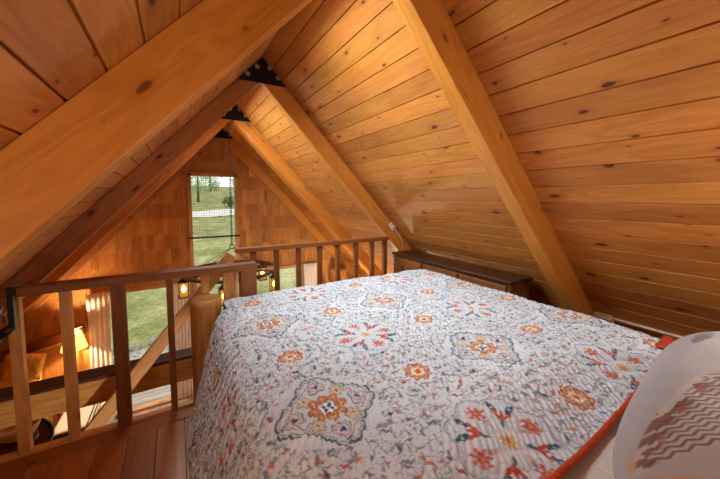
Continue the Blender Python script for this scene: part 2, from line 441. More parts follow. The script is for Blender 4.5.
# ------------------------------------------------------------------ railings
r1 = thing('loft_railing', 'near wooden railing at the open stairwell on the left', 'railing', (-.2, Y1, 0))
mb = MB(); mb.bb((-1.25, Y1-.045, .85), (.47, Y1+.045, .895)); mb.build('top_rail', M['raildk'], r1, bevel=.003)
for x, w in ((-.95,.045), (-.722,.046), (-.528,.046), (-.302,.068), (-.049,.036), (.147,.044), (.274,.036), (.338,.02)):
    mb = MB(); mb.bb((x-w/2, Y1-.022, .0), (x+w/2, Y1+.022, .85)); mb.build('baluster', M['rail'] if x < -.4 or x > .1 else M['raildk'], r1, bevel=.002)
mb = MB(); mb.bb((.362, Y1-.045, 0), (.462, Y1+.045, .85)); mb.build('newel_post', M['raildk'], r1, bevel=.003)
mb = MB(); mb.bb((-1.25, Y1-.02, .001), (.36, Y1+.02, .018)); mb.build('bottom_rail', M['rail'], r1)
r2 = thing('loft_railing', 'far wooden railing beyond the foot of the bed', 'railing', (1.3, 2.9, 0))
YR = 2.905
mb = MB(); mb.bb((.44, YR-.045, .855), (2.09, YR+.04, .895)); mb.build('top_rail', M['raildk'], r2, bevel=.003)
for u in (.594, .806, 1.024, 1.248, 1.454, 1.674, 1.883, 2.06):
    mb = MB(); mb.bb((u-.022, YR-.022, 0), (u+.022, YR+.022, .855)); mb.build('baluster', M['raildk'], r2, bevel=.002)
# stair with its hand rail
st = thing('loft_stair', 'steep open stair with sloping handrail, going down left behind the near railing', 'stairs', (-1.36, 2.6, ZF))
a = Vector((.405, 2.865, .85)); b = Vector((-1.45, 2.865, .85 - 1.855*1.22))
mb = MB(); mb.bar(a, b, .045, .095); mb.build('handrail', M['rail'], st, bevel=.004)
mb = MB(); mb.bb((.372, 2.845, -.05), (.415, 2.885, .80)); mb.build('handrail_post', M['rail'], st, bevel=.003)
for y in (2.33, 2.80):
    mb = MB(); mb.bar((.37, y, -.13), (.37-1.70, y, -.13-1.70*1.22+.02), .04, .2); mb.build('stringer', M['rail'], st)
for k in range(1, 9):
    x = .37 - k*.185; z = -.1 - k*.226
    mb = MB(); mb.bb((x-.12, 2.35, z-.02), (x+.12, 2.78, z+.02)); mb.build('tread', M['rail'], st)

# ------------------------------------------------------------------ front gable wall with openings
OP = {'up': (.20, .99, .10, 1.76), 'door': (-1.04, .08, ZF, -.13), 'low': (.24, 2.30, -1.25, -.05)}
xs = sorted({-4.0, 5.4} | {v for o in OP.values() for v in o[:2]}); zs = sorted({ZF-.1, 2.62} | {v for o in OP.values() for v in o[2:]})
mb = MB()
for i in range(len(xs)-1):
    for j in range(len(zs)-1):
        cx, cz = (xs[i]+xs[i+1])/2, (zs[j]+zs[j+1])/2
        if any(o[0] < cx < o[1] and o[2] < cz < o[3] for o in OP.values()): continue
        # clip the cell to the roof line
        pts = []
        for (x, z) in ((xs[i], zs[j]), (xs[i+1], zs[j]), (xs[i+1], zs[j+1]), (xs[i], zs[j+1])): pts.append((x, z))
        for sgn in (1, -1):                     # z + sgn*T*(x-XA) <= ZR
            out = []
            for q in range(len(pts)):
                p, r = pts[q], pts[(q+1) % len(pts)]
                dp = ZR + .02 - T*sgn*(p[0]-XA) - p[1]; dr = ZR + .02 - T*sgn*(r[0]-XA) - r[1]
                if dp >= 0: out.append(p)
                if (dp >= 0) != (dr >= 0):
                    t = dp/(dp-dr); out.append((p[0]+t*(r[0]-p[0]), p[1]+t*(r[1]-p[1])))
            pts = out
            if len(pts) < 3: break
        if len(pts) >= 3: mb.prism(pts, 1, YG, YG+.12, gdir=(0,0,1))
wf = struct(mb.build('wall_front', M['board']), 'gable end wall with cedar shingles above and boards below')
def clear(x0, x1, z0, z1):
    """pieces of a strip x0..x1 that are outside the openings (with their casing)"""
    segs = [(x0, x1)]
    for o in OP.values():
        if z1 > o[2]-.0 and z0 < o[3]+.0:
            segs = [q for a, b in segs for q in ((a, min(b, o[0])), (max(a, o[1]), b)) if q[1] > q[0]+.01]
    return segs
mb = MB(); row = .25; z = -.02; r = 0
while z < 2.5:
    half = (ZR - z)/T; x = XA - half
    while x < XA + half:
        w = random.uniform(.06, .15)
        x1 = min(x + w, XA + half)
        for a, b in clear(x, x1, z, z+row):
            if b - a < .015: continue
            lo = z + random.uniform(-.004, .004); thk = random.uniform(.012, .02)
            mb.add([(a+.001, YG-thk, lo), (b-.001, YG-thk, lo), (b-.001, YG, lo), (a+.001, YG, lo), (a+.001, YG-.004, lo+row+.01), (b-.001, YG-.004, lo+row+.01), (b-.001, YG, lo+row+.01), (a+.001, YG, lo+row+.01)],
                   [(0,3,2,1),(4,5,6,7),(0,1,5,4),(1,2,6,5),(2,3,7,6),(3,0,4,7)],
                   [(lo, a, 0), (lo, b, 0), (lo, b, .02), (lo, a, .02), (lo+row, a, 0), (lo+row, b, 0), (lo+row, b, .02), (lo+row, a, .02)])
        x = x1
    z += row
mb.build('shingles', M['shing'], wf)
mb = MB(); x = -3.9
while x < 5.2:
    w = random.choice((.14, .17, .2))
    for a, b in clear(x, x+w, ZF, -.02):
        mb.bb((a+.001, YG-.015, ZF), (b-.001, YG, -.025), axis=2)
    # boards above / below the low window
    for zz0, zz1 in ((ZF, OP['low'][2]),):
        a, b = max(x, OP['low'][0]), min(x+w, OP['low'][1])
        if b > a + .01: mb.bb((a+.001, YG-.015, zz0), (b-.001, YG, zz1), axis=2)
    x += w
mb.build('boards', M['board'], wf, bevel=.002)
def window(name, label, o, mid=(), midx=(), screen=False, depth=.0, casing=True):
    x0, x1, z0, z1 = o; t = .045; mb = MB(); y0, y1 = YG-.035, YG+.09
    mb.bb((x0-.01, y0, z0), (x0+t, y1, z1)); mb.bb((x1-t, y0, z0), (x1+.01, y1, z1))
    mb.bb((x0-.01, y0, z1-t), (x1+.01, y1, z1+.012)); mb.bb((x0-.01, y0-.01, z0-.012), (x1+.01, y1, z0+t))
    ob = struct(mb.build(name, M['log'], bevel=.003), label)
    for z in mid:
        m = MB(); m.bb((x0-.02, YG-.055, z-.012), (x1+.02, YG+.05, z+.016)); m.build('transom', M['dark'], ob, bevel=.002)
    for x in midx:
        m = MB(); m.bb((x-.03, YG-.01, z0), (x+.03, YG+.06, z1)); m.build('mullion', M['log'], ob, bevel=.002)
    m = MB(); m.bb((x0+t, YG+.045, z0+t), (x1-t, YG+.05, z1-t)); m.build('glass_pane', M['glass'], ob)
    return ob
w1 = window('window_1', 'tall narrow window high in the shingled gable wall', OP['up'], mid=(.635,))
mb = MB()                                                      # window guard: a fine wire grid behind the upper pane
zz = .68
while zz < 1.70: mb.bb((.245, YG+.06, zz), (.945, YG+.062, zz+.003)); zz += .042
xx = .27
while xx < .94: mb.bb((xx, YG+.06, .66), (xx+.003, YG+.062, 1.71)); xx += .042
mb.build('wire_grid', M['grey'], w1)
d1 = window('door_1', 'glazed sliding door to the deck', OP['door'])
w2 = window('window_2', 'wide lower window right of the glazed door', OP['low'])

def curtain(x0, x1, z0, z1, y, label):
    rows = []; n = 60; m = 12
    ph = random.random()*6
    for i in range(m+1):
        t = i/m; z = z1 + (z0-z1)*t; row = []
        for j in range(n+1):
            s = j/n
            pinch = 1 - .18*math.sin(PI*min(1, t*1.2))*.6
            x = (x0+x1)/2 + (s-.5)*(x1-x0)*pinch + .01*math.sin(3*t+ph)
            row.append((x, y + .014*math.sin(s*PI*9 + ph + .6*math.sin(2.2*t)) * (.6+.6*t), z))
        rows.append(row)
    mb = MB(); mb.grid(rows); o = mb.build('curtain', M['curtain'], solid=.004)
    return tag(o, label, 'curtain', 'linen curtains')
curtain(-1.22, -.93, ZF+.06, -.11, YG-.10, 'beige linen curtain at the left edge of the glazed door')
curtain(-.09, .16, ZF+.06, -.11, YG-.10, 'beige linen curtain right of the glazed door, behind the log post')
curtain(2.22, 2.55, -1.35, -.03, YG-.10, 'pale curtain at the right end of the wide lower window')
# sloping timber on the wall beside the lamp
tr = thing('wall_timber', 'sloping dark timber with pale lower edge fixed above the wall lamp', 'beam', (-1.65, YG-.06, -.72))
mb = MB(); mb.bar((-2.75, 5.93, -.96), (-1.22, 5.93, -.60), .10, .13, up=(0,0,1)); mb.build('timber', M['dress'], tr, bevel=.003)
mb = MB(); mb.bar((-2.75, 5.925, -1.04), (-1.22, 5.925, -.68), .10, .025, up=(0,0,1)); o = mb.build('pale_edge_strip', M['deck'], tr)

# ------------------------------------------------------------------ other shell surfaces
mb = MB(); mb.prism([(-4.2, ZF), (5.6, ZF), (5.2, -1.6), (XA, ZR+.1), (-3.9, -1.6)], 1, YB-.12, YB, gdir=(1,0,0))
struct(mb.build('wall_back', M['board']), 'board wall behind the bed head')
mb = MB(); x = -4.0
while x < 5.4:
    mb.bb((x+.001, YB, ZF-.03), (x+.139, YG, ZF), axis=1); x += .14
struct(mb.build('floor_lower', M['lfloor']), 'pale plank floor of the room below')
for sd, x in (('left', -3.35), ('right', 4.82)):
    mb = MB(); mb.bb((x-.05, YB, ZF), (x+.05, YG, roofz(x)+.02)); struct(mb.build('wall_'+sd, M['board']), 'low board wall on the %s side' % sd)

# ------------------------------------------------------------------ bed
bed = thing('bed', 'log-posted wooden bed under the patterned quilt', 'bed', (1.06, 1.1, 0))
mb = MB()
mb.tube([(.14, 2.10, z) for z in (0, .1, .3, .5, .62, .69, .722)], [.086,.087,.085,.086,.087,.087,.086], 28)
mb.lathe((.14, 2.10, 0), [(.086,.722),(.082,.729),(.04,.732),(.0005,.732)], 28)
o = mb.build('bedpost', M['log'], bed); o['label'] = 'peeled round log post at the foot corner'
mb = MB(); mb.tube([(2.02, 2.04, z) for z in (0, .3, .6, .62)], .05, 20); mb.build('bedpost', M['log'], bed)
mb = MB(); mb.cyl((.16, -.4, .22), (.16, 2.05, .22), .045, 16); mb.build('side_rail', M['log'], bed)
mb = MB(); mb.cyl((1.93, -.4, .22), (1.93, 2.02, .22), .045, 16); mb.build('side_rail', M['log'], bed)
mb = MB(); mb.cyl((.2, 2.07, .22), (1.98, 2.05, .22), .04, 16); mb.build('foot_rail', M['log'], bed)
for x in (.15, 1.95):
    mb = MB(); mb.cyl((x, -.46, 0), (x, -.46, 1.1), .06, 20); mb.build('headboard_post', M['log'], bed)
mb = MB(); mb.bb((.2, -.5, .35), (1.9, -.44, 1.05)); mb.build('headboard', M['log'], bed, bevel=.01)
mb = MB(); mb.bb((.24, -.42, .28), (1.9, 2.02, .645)); mb.build('mattress', M['mattress'], bed, bevel=.05)

# bed sheet over the mattress head
rows = []
for i in range(26):
    y = -.4 + .92*i/25; row = []
    for (x, z) in [(.215,.3), (.215,.5), (.222,.60), (.245,.64), (.29,.655)] + [(.29 + 1.58*k/24, .655) for k in range(1, 25)] + [(1.91,.64), (1.925,.60), (1.93,.3)]:
        dz = .004*math.sin(9*x+14*y) + .003*math.sin(23*y-5*x)
        row.append((x, y, z + dz))
    rows.append(row)
mb = MB(); mb.grid(rows); o = mb.build('bed_sheet', M['sheet'], solid=.004)
tag(o, 'plain pale sheet showing between quilt hem and pillow', 'sheet')

# ------------------------------------------------------------------ noise for prints
def vnoise(x, y, seed=0):
    r = np.random.default_rng(seed); G = r.random((256, 256))
    xi = np.floor(x).astype(int); yi = np.floor(y).astype(int); fx = x-xi; fy = y-yi
    fx = fx*fx*(3-2*fx); fy = fy*fy*(3-2*fy)
    g = lambda a, b: G[(xi+a) & 255, (yi+b) & 255]
    return (g(0,0)*(1-fx)+g(1,0)*fx)*(1-fy) + (g(0,1)*(1-fx)+g(1,1)*fx)*fy
def hashc(i, j, k):
    h = (i*73856093 ^ j*19349663 ^ k*83492791) & 0x7fffffff
    h = (h ^ (h >> 13)) * 1274126177 & 0x7fffffff
    return ((h ^ (h >> 16)) & 0xffff) / 65535.0
def C3(r, g, b): return np.array(srgb(r, g, b)[:3])

def quilt_colour(s, t):
    """printed pattern in cloth coordinates (metres)"""
    shp = s.shape
    col = np.empty(shp + (3,)); base = C3(203, 208, 214)
    col[:] = base
    n0 = vnoise(s*9, t*9, 3)[..., None]; col *= (.93 + .14*n0)
    def put(mask, c, a=1.0):
        mk = (np.clip(mask, 0, 1)*a)[..., None]
        col[:] = col*(1-mk) + c*mk
    def edge(d, w): return np.clip((w - np.abs(d))/.0018 + .5, 0, 1)     # line of half width w around d=0
    def fill(d): return np.clip(-d/.0018 + .5, 0, 1)                     # inside where d<0
    P = .733; ox, oy = .386, .845
    ax = s-ox; ay = t-oy
    def local(dx, dy):
        x = (ax-dx)/P; y = (ay-dy)/P
        return (x-np.round(x))*P, (y-np.round(y))*P
    A = local(0, 0); B = local(P/2, P/2); Ca = local(P/2, 0); Cb = local(0, P/2)
    rA = np.hypot(*A); rB = np.hypot(*B); rC = np.minimum(np.hypot(Ca[0], Ca[1]), np.hypot(Cb[0], Cb[1]))
    free = (rA > .165) & (rB > .175) & (rC > .062)
    # fine grey vines everywhere
    wx = s + .012*(vnoise(s*22, t*22, 11)-.5); wy = t + .012*(vnoise(s*22, t*22, 12)-.5)
    v1 = vnoise(wx*46, wy*46, 21); v2 = vnoise(wx*70, wy*70, 22)
    vine = np.clip((.045-np.abs(v1-.5))/.02, 0, 1)*.75
    put(vine*free, C3(96, 98, 104)); put(np.clip((.03-np.abs(v2-.52))/.015, 0, 1)*.6, C3(120, 122, 126))
    # scattered small sprigs on a jittered grid
    pal = [C3(176,74,44), C3(58,88,104), C3(150,70,60), C3(70,84,84), C3(196,120,70), C3(46,62,92), C3(110,110,112), C3(112,116,98)]
    for lay, (sp, keep) in enumerate(((.050, .85), (.038, .7), (.030, .6))):
        gi = np.floor(s/sp).astype(np.int64); gj = np.floor(t/sp).astype(np.int64)
        jx = (gi+.5+.5*(hashc(gi, gj, 1+lay*9)-.5))*sp; jy = (gj+.5+.5*(hashc(gi, gj, 2+lay*9)-.5))*sp
        an = hashc(gi, gj, 3+lay*9)*2*PI; dx, dy = s-jx, t-jy
        u = dx*np.cos(an)+dy*np.sin(an); v = -dx*np.sin(an)+dy*np.cos(an)
        k = hashc(gi, gj, 4+lay*9); kind = hashc(gi, gj, 5+lay*9); on = (hashc(gi, gj, 6+lay*9) < keep) & free
        L1 = sp*.34
        leafd = np.abs(v) - (.0052 if lay == 0 else .0038)*(1-(u/L1)**2)
        leafd = np.where(np.abs(u) < L1, leafd, 1)
        r = np.hypot(u, v); th = np.arctan2(v, u)
        flow = r - sp*.24*(.62+.38*np.cos(5*th))
        shape = np.where(kind < (.62 if lay == 0 else .85), leafd, flow)
        ci = (k*len(pal)).astype(int) % len(pal)
        if lay: ci = np.where(hashc(gi, gj, 8+lay*9) < .6, 6, ci)
        m = fill(shape)*on
        for q in range(len(pal)): put(m*(ci == q), pal[q], .95 if lay == 0 else .75)
        if lay == 0: put(edge(r - sp*.40 - .003*np.sin(3*th+an), .0008)*on*(np.sin(th*1.0+an) > -.2)*.8, C3(104,106,110))
    # C : small lacy oval rosettes, rust and cream
    for k, (x, y) in enumerate((Ca, Cb)):
        r = np.hypot(x, y); th = np.arctan2(y, x)
        R = .047*(1+.10*np.cos(8*th))
        put(fill(r-R), C3(214,186,150)); put(edge(r-R, .004), C3(178,66,34))
        put(edge(r-R*.62-.004*np.cos(8*th), .0032), C3(196,92,50)); put(fill(r-.011), C3(186,76,40)); put(edge(r-.02, .002), C3(236,224,200))
        put(fill(.0065-np.abs(np.sin(th*4))*.012+np.abs(r-.038)*.6-.004)*(r < R), C3(120,60,44), .5)
    # A : teal scalloped medallion, square navy centre
    x, y = A; r = rA; th = np.arctan2(y, x)
    ear = np.abs(np.cos(2*th+.0))
    R = .132 + .020*np.cos(4*th) + .010*np.abs(np.sin(10*th))
    put(fill(r-R), base*.93)
    put(edge(r-R, .0042), C3(62,80,86)); put(edge(r-R+.011, .0016), C3(98,108,110))
    put(edge(r-R*.80, .0022)*(np.abs(np.cos(2*th)) > .45), C3(168,72,62))
    for q in range(4):
        a = q*PI/2; u = x*np.cos(a)+y*np.sin(a)-.105; v = -x*np.sin(a)+y*np.cos(a)
        d = np.hypot(u*.8, v) - .024*(1+.25*np.cos(3*np.arctan2(v, u)))
        put(fill(d), C3(206,204,204)); put(edge(d, .0022), C3(72,92,100)); put(edge(d+.009, .0016), C3(176,70,64)); put(fill(np.hypot(u, v)-.0095), C3(52,74,116))
        a = q*PI/2+PI/4; u = x*np.cos(a)+y*np.sin(a)-.082; v = -x*np.sin(a)+y*np.cos(a)
        d = np.hypot(u, v*.9) - .021*(1+.18*np.cos(5*np.arctan2(v, u)))
        put(fill(d), C3(206,196,168)); put(edge(d, .0018), C3(110,124,100)); put(edge(d+.008, .0014), C3(196,128,84)); put(fill(np.hypot(u, v)-.005), C3(150,80,60))
    R2 = .054*(1+.16*np.cos(8*th)); put(fill(r-R2), C3(196,122,72)); put(edge(r-R2, .003), C3(150,76,40))
    put(edge(r-.044-.004*np.cos(16*th), .0018), C3(232,210,180)); put(fill(.004-np.abs(vnoise(s*160, t*160, 31)-.5)*.02)*(r < .052), C3(150,70,36), .7)
    sq = np.maximum(np.abs(x), np.abs(y)) - .025; put(fill(sq), C3(236,236,236)); put(edge(sq, .0018), C3(90,84,84))
    put(fill(r - .0225*np.abs(np.sin(2*th))**.8), C3(58,84,132)); put(fill(r-.005), C3(230,230,230))
    # B : ring of red palmettes and teal leaves, gold heart
    x, y = B; r = rB; th = np.arctan2(y, x)
    R = .158 + .010*np.cos(8*th); put(fill(r-R), base*.96); put(edge(r-R, .0018), C3(96,104,104)); put(edge(r-R+.008, .001), C3(130,134,130))
    for q in range(8):
        a = q*PI/4 + PI/8*0; u = x*np.cos(a)+y*np.sin(a); v = -x*np.sin(a)+y*np.cos(a)
        if q % 2 == 0:
            uu, vv = u-.108, v; ph = np.arctan2(vv, uu); rr = np.hypot(uu, vv)
            d = rr - .031*(.35+.65*np.abs(np.cos(3.5*ph))); put(fill(d), C3(178,66,46), .92); put(fill(rr-.006), C3(206,140,80)); d2 = np.hypot(uu+.036, vv*1.3)-.009; put(fill(d2), C3(120,128,110), .8)
            put(edge(rr-.02, .0012)*(d < 0), C3(224,150,110))
        else:
            for sg in (-1, 1):
                uu, vv = u-.120, v-sg*.026; c, sn = math.cos(sg*.6), math.sin(sg*.6); p, w = uu*c+vv*sn, -uu*sn+vv*c
                d = np.where(np.abs(p) < .026, np.abs(w)-.010*(1-(p/.026)**2), 1); put(fill(d), C3(48,84,108)); put(fill(np.hypot(p, w)-.0045), C3(170,196,206))
            for sg in (-1, 0, 1):
                uu, vv = u-.088, v-sg*.013; c, sn = math.cos(sg*.7), math.sin(sg*.7); p, w = uu*c+vv*sn, -uu*sn+vv*c
                d = np.where(np.abs(p) < .028, np.abs(w)-.0058*(1-(p/.028)**2), 1); put(fill(d), C3(184,70,48))
        uu, vv = u-.058, v-.004; d = np.where(np.abs(uu) < .016, np.abs(vv)-.0055*(1-(uu/.016)**2), 1); put(fill(d), C3(70,96,110) if q % 2 else C3(196,160,150))
    d = r - .026*(.5+.5*np.abs(np.cos(4*th))); put(fill(d), C3(200,160,84), .9); put(fill(r-.007), C3(176,110,60))
    put(edge(r-.075-.006*np.cos(16*th), .0011), C3(140,120,124), .8); put(edge(r-.138-.005*np.cos(24*th), .0009), C3(120,126,130), .8)
    return col

def grid_object(name, X, Y, Z, colour, mat, parent=None, keep=None):
    n, m = X.shape
    idx = np.arange(n*m).reshape(n, m)
    q = np.stack([idx[:-1, :-1], idx[1:, :-1], idx[1:, 1:], idx[:-1, 1:]], -1)
    if keep is not None: q = q[keep[:-1, :-1] & keep[1:, :-1] & keep[1:, 1:] & keep[:-1, 1:]]
    q = q.reshape(-1, 4)
    used = np.zeros(n*m, bool); used[q.ravel()] = True
    re = np.cumsum(used)-1; q = re[q]
    co = np.stack([X, Y, Z], -1).reshape(-1, 3)[used]; cc = colour.reshape(-1, 3)[used]
    o0 = np.array([(co[:,0].min()+co[:,0].max())/2, (co[:,1].min()+co[:,1].max())/2, co[:,2].min()])
    me = bpy.data.meshes.new(name)
    me.vertices.add(len(co)); me.vertices.foreach_set('co', (co-o0).astype(np.float32).ravel())
    me.loops.add(q.size); me.loops.foreach_set('vertex_index', q.astype(np.int32).ravel())
    me.polygons.add(len(q)); me.polygons.foreach_set('loop_start', np.arange(0, q.size, 4, dtype=np.int32))
    me.update(calc_edges=True)
    me.polygons.foreach_set('use_smooth', np.ones(len(q), bool))
    a = me.color_attributes.new('pattern', 'FLOAT_COLOR', 'POINT')
    a.data.foreach_set('color', np.concatenate([np.clip(cc, 0, 1), np.ones((len(cc), 1))], 1).astype(np.float32).ravel())
    me.materials.append(mat); me.validate(); me.update()
    ob = bpy.data.objects.new(name, me); COL.objects.link(ob); ob.location = o0; ob['_w'] = tuple(o0)
    return ob

# ------------------------------------------------------------------ quilt
ZQ = .682; XR = 1.93; X0 = .305; RS = .135; YF = 2.105
def hem(x): return .362 + .028*(x-.7) + .052*np.clip((x-.7)/1.2, -1, 1.2)**2*np.sign(1)
st_ = .0038
a80 = math.radians(78)
flat = XR - X0; arc = RS*a80; drop = .565; rarc = .05*PI/2; rdrop = .3
total = rdrop + rarc + flat + arc + drop
ns = int(total/st_); S = np.linspace(0, total, ns)          # arc length from the bottom of the right side, leftwards
PX = np.zeros(ns); PZ = np.zeros(ns)
for i, q in enumerate(S):
    if q < rdrop: PX[i] = XR + .05; PZ[i] = ZQ - .05 - (rdrop-q)
    elif q < rdrop+rarc: w = (q-rdrop)/.05; PX[i] = XR + .05*math.cos(w); PZ[i] = ZQ - .05 + .05*math.sin(w)
    elif q < rdrop+rarc+flat: PX[i] = XR - (q-rdrop-rarc); PZ[i] = ZQ
    elif q < rdrop+rarc+flat+arc: w = (q-rdrop-rarc-flat)/RS; PX[i] = X0 - RS*math.sin(w); PZ[i] = ZQ - RS + RS*math.cos(w)
    else:
        k = q-rdrop-rarc-flat-arc; PX[i] = X0 - RS*math.sin(a80) - k*math.cos(a80)*1.32; PZ[i] = ZQ - RS + RS*math.cos(a80) - k*math.sin(a80)
cloth_s = XR - (S - rdrop - rarc)                            # cloth coordinate equals x on the flat top
lenY = YF - .36; fdrop = .30; farc = .05*PI/2
nt_ = int((lenY + farc + fdrop)/st_); TT = np.linspace(0, lenY+farc+fdrop, nt_)
SX, TV = np.meshgrid(PX, TT, indexing='ij'); SZ = np.meshgrid(PZ, TT, indexing='ij')[0]; SS = np.meshgrid(cloth_s, TT, indexing='ij')[0]
H0 = hem(np.clip(SX, .2, 2.0))
onflat = TV <= lenY
w = np.clip((TV-lenY)/.05, 0, PI/2); dz = np.where(onflat, 0, -.05*(1-np.cos(w)) - np.clip(TV-lenY-farc, 0, None))
YY = np.where(onflat, H0 + (YF-H0)*TV/lenY, YF + .05*np.sin(w))
CT = np.where(onflat, YY, YF + (TV-lenY))
# crown of the mattress, wrinkles, drape folds
topness = np.clip((SZ-.5)/.15, 0, 1)
bulge = .010*np.sin(PI*np.clip((SX-.2)/1.7, 0, 1))*topness
wr = .016*(vnoise(SX*4.0+3, CT*3.2, 41)-.5) + .010*(vnoise(SX*9, CT*7, 42)-.5)
# rise toward the pillows then a fall to the hem
rise = .016*np.exp(-((CT-.72-.12*(SX-1.2))/.16)**2)*np.clip((SX-.8)/.5, 0, 1) - .020*np.exp(-((CT-.36)/.13)**2)
# quilting : rows of puffed lozenges
qs = SS + .022*(vnoise(SS*16, CT*16, 51)-.5); qt = CT + .022*(vnoise(SS*16, CT*16, 52)-.5)
puff = np.abs(np.sin((qs-.75*qt)*PI/.022))**.6*np.abs(np.sin((qt+.35*qs)*PI/.055))**.5
ridge = np.abs(np.sin(qs*PI/.038))**.5
amp = .0076 + .0042*np.clip((.75-SS)/.5, 0, 1)
lump = amp*puff + .0016*ridge + .0026*(vnoise(qs*60+.8*qt*60, qt*28, 53)-.5)
drapew = np.clip((.50-SZ)/.4, 0, 1)
fold = drapew*(.014*np.sin(CT*9.0+.6) + .010*np.sin(CT*17.0+2+SZ*3))
# normal direction of the profile
dX = np.gradient(PX); dZ = np.gradient(PZ); ln = np.hypot(dX, dZ); NX = dZ/ln; NZ = -dX/ln
NXg = np.meshgrid(NX, TT, indexing='ij')[0]; NZg = np.meshgrid(NZ, TT, indexing='ij')[0]
leftside = (SX < .4)
QX = SX + NXg*(lump + wr*.6) + np.where(leftside, NXg*fold, 0)
QZ = np.maximum(SZ + dz + NZg*(lump + wr) + bulge + rise*topness, .012)
QY = YY + np.where(onflat, 0, lump)
keep = ~((TV > (1.985 - .36)*lenY/(YF-.36)) & (SX < .245) & leftside)
qc = quilt_colour(SS, CT)
quilt = grid_object('quilt', QX, QY, QZ, qc, M['quilt'], keep=keep)
tag(quilt, 'white quilt printed with teal and rust medallions, spread over the bed', 'quilt')
def qpoint(i, j): return (QX[i, j], QY[i, j], QZ[i, j])
pts = [qpoint(i, 0) for i in range(0, ns, 8)]
mb = MB(); mb.tube([(p[0], p[1]-.004, p[2]+.001) for p in pts], .0095, 8)
o = mb.build('hem_binding', M['orange'], quilt); o['label'] = 'orange bound edge'
# folded-back binding corner on the far right
mb = MB(); rows = []
for k in range(9):
    x = 1.80 + .17*k/8; y = hem(x)
    rows.append([(x, y-.012, ZQ+.006), (x+.004, y+.016, ZQ+.014), (x+.01, y+.038, ZQ+.007)])
mb.grid(rows); mb.build('folded_corner', M['orange'], quilt, solid=.004)

# ------------------------------------------------------------------ pillows
def pillow(cx, cy, cz, hx, hy, hz, rx, rz, seed, label, colour):
    n, m = 480, 290
    u = np.linspace(-1, 1, n); v = np.linspace(-1, 1, m); U, V = np.meshgrid(u, v, indexing='ij')
    Xs, Ys, Zs, Cs = [], [], [], []
    prof = (np.clip(1-np.abs(U)**2.2, 0, 1)*np.clip(1-np.abs(V)**2.2, 0, 1))**.5
    px = U*hx*np.sqrt(1-.30*V**4); py = V*hy*np.sqrt(1-.34*U**4)
    wr = .010*(vnoise(U*3+5, V*3+5, seed)-.5) + .006*(vnoise(U*8+9, V*6+5, seed+1)-.5)
    Rm = np.array(Matrix.Rotation(rz, 3, 'Z') @ Matrix.Rotation(rx, 3, 'X'))
    obs = []
    # one closed skin: top sheet then the bottom sheet, joined along the rim
    for sg in (1, -1):
        z = sg*(hz*prof + wr*prof*(sg > 0))
        P = np.stack([px, py, z], -1) @ Rm.T + np.array([cx, cy, cz])
        Xs.append(P[..., 0]); Ys.append(P[..., 1]); Zs.append(P[..., 2]); Cs.append(colour(U, V, px, py))
    bi = list(range(m-6, 0, -6)) + [0]
    X, Y, Z, C = [np.concatenate([q[0], q[1][:, bi]], 1) for q in (Xs, Ys, Zs, Cs)]
    o = grid_object('pillow', X, Y, Z, C, M['pillow'])
    return tag(o, label, 'pillow', 'pillows at the bed head')

def feather_print(U, V, x, y):
    col = np.empty(U.shape+(3,)); base = C3(172,174,178); col[:] = base
    def put(mask, c, a=1.0):
        mk = (np.clip(mask, 0, 1)*a)[..., None]; col[:] = col*(1-mk)+c*mk
    # broad barred feather: wavy dark bars, reddish tips along the far edge
    w = .66*x+.75*y; p = .75*x-.66*y
    top = -.125 + .180*np.clip((p+.47)/.26, 0, 1)**.7
    inside = np.clip((w+.130)/.004, 0, 1)*np.clip((top-w)/.004, 0, 1)
    tri = np.abs(((p/.030) % 1)-.5)*2
    zig = np.sin(w*2*PI/.012 + 3.6*tri + 1.2*vnoise(p*20, w*20, 71))
    put(inside, C3(196,190,182), .6)
    put(inside*np.clip((zig-.05)/.3, 0, 1)*(w < top-.018), C3(72,64,64), .85)
    tip = np.clip((w-(top-.05))/.02, 0, 1)*inside
    put(tip*(vnoise(p*30, w*90, 72) > .45), C3(112,66,50), .85)
    put(tip*(np.hypot(((p+.02*vnoise(p*9, w*9, 76)) % .07)-.035, (w-top+.036)) < .010), C3(170,84,76), .7)
    # orange leaf at the near left corner
    d = np.hypot((x+.47)*.8, (y-.20)*.9) - .05*(1+.35*np.sin(5*np.arctan2(y-.2, x+.47)))
    put(np.clip(-d/.01, 0, 1)*(vnoise(x*40, y*90, 73) > .5), C3(206,150,84), .6)
    # grey leaf and tan grasses at the far side
    lx = x-.25; ly = y-.19; d = np.abs(ly+.12*lx) - .022*np.clip(1-(lx/.10)**2, 0, 1)
    put(np.clip(-d/.003, 0, 1)*(vnoise(x*60, y*120, 74) > .28), C3(98,86,80), .85)
    d = np.abs(y-.243-.008*np.sin(22*x)) - .012*(x > .05)
    put(np.clip(-d/.006, 0, 1)*(vnoise(x*30, y*60, 75) > .45), C3(206,168,124), .6)
    return col
pillow(1.119, .028, .830, .556, .281, .152, .012, .131, 81, 'white pillow printed with barred feathers, right-hand one at the bed head', feather_print)

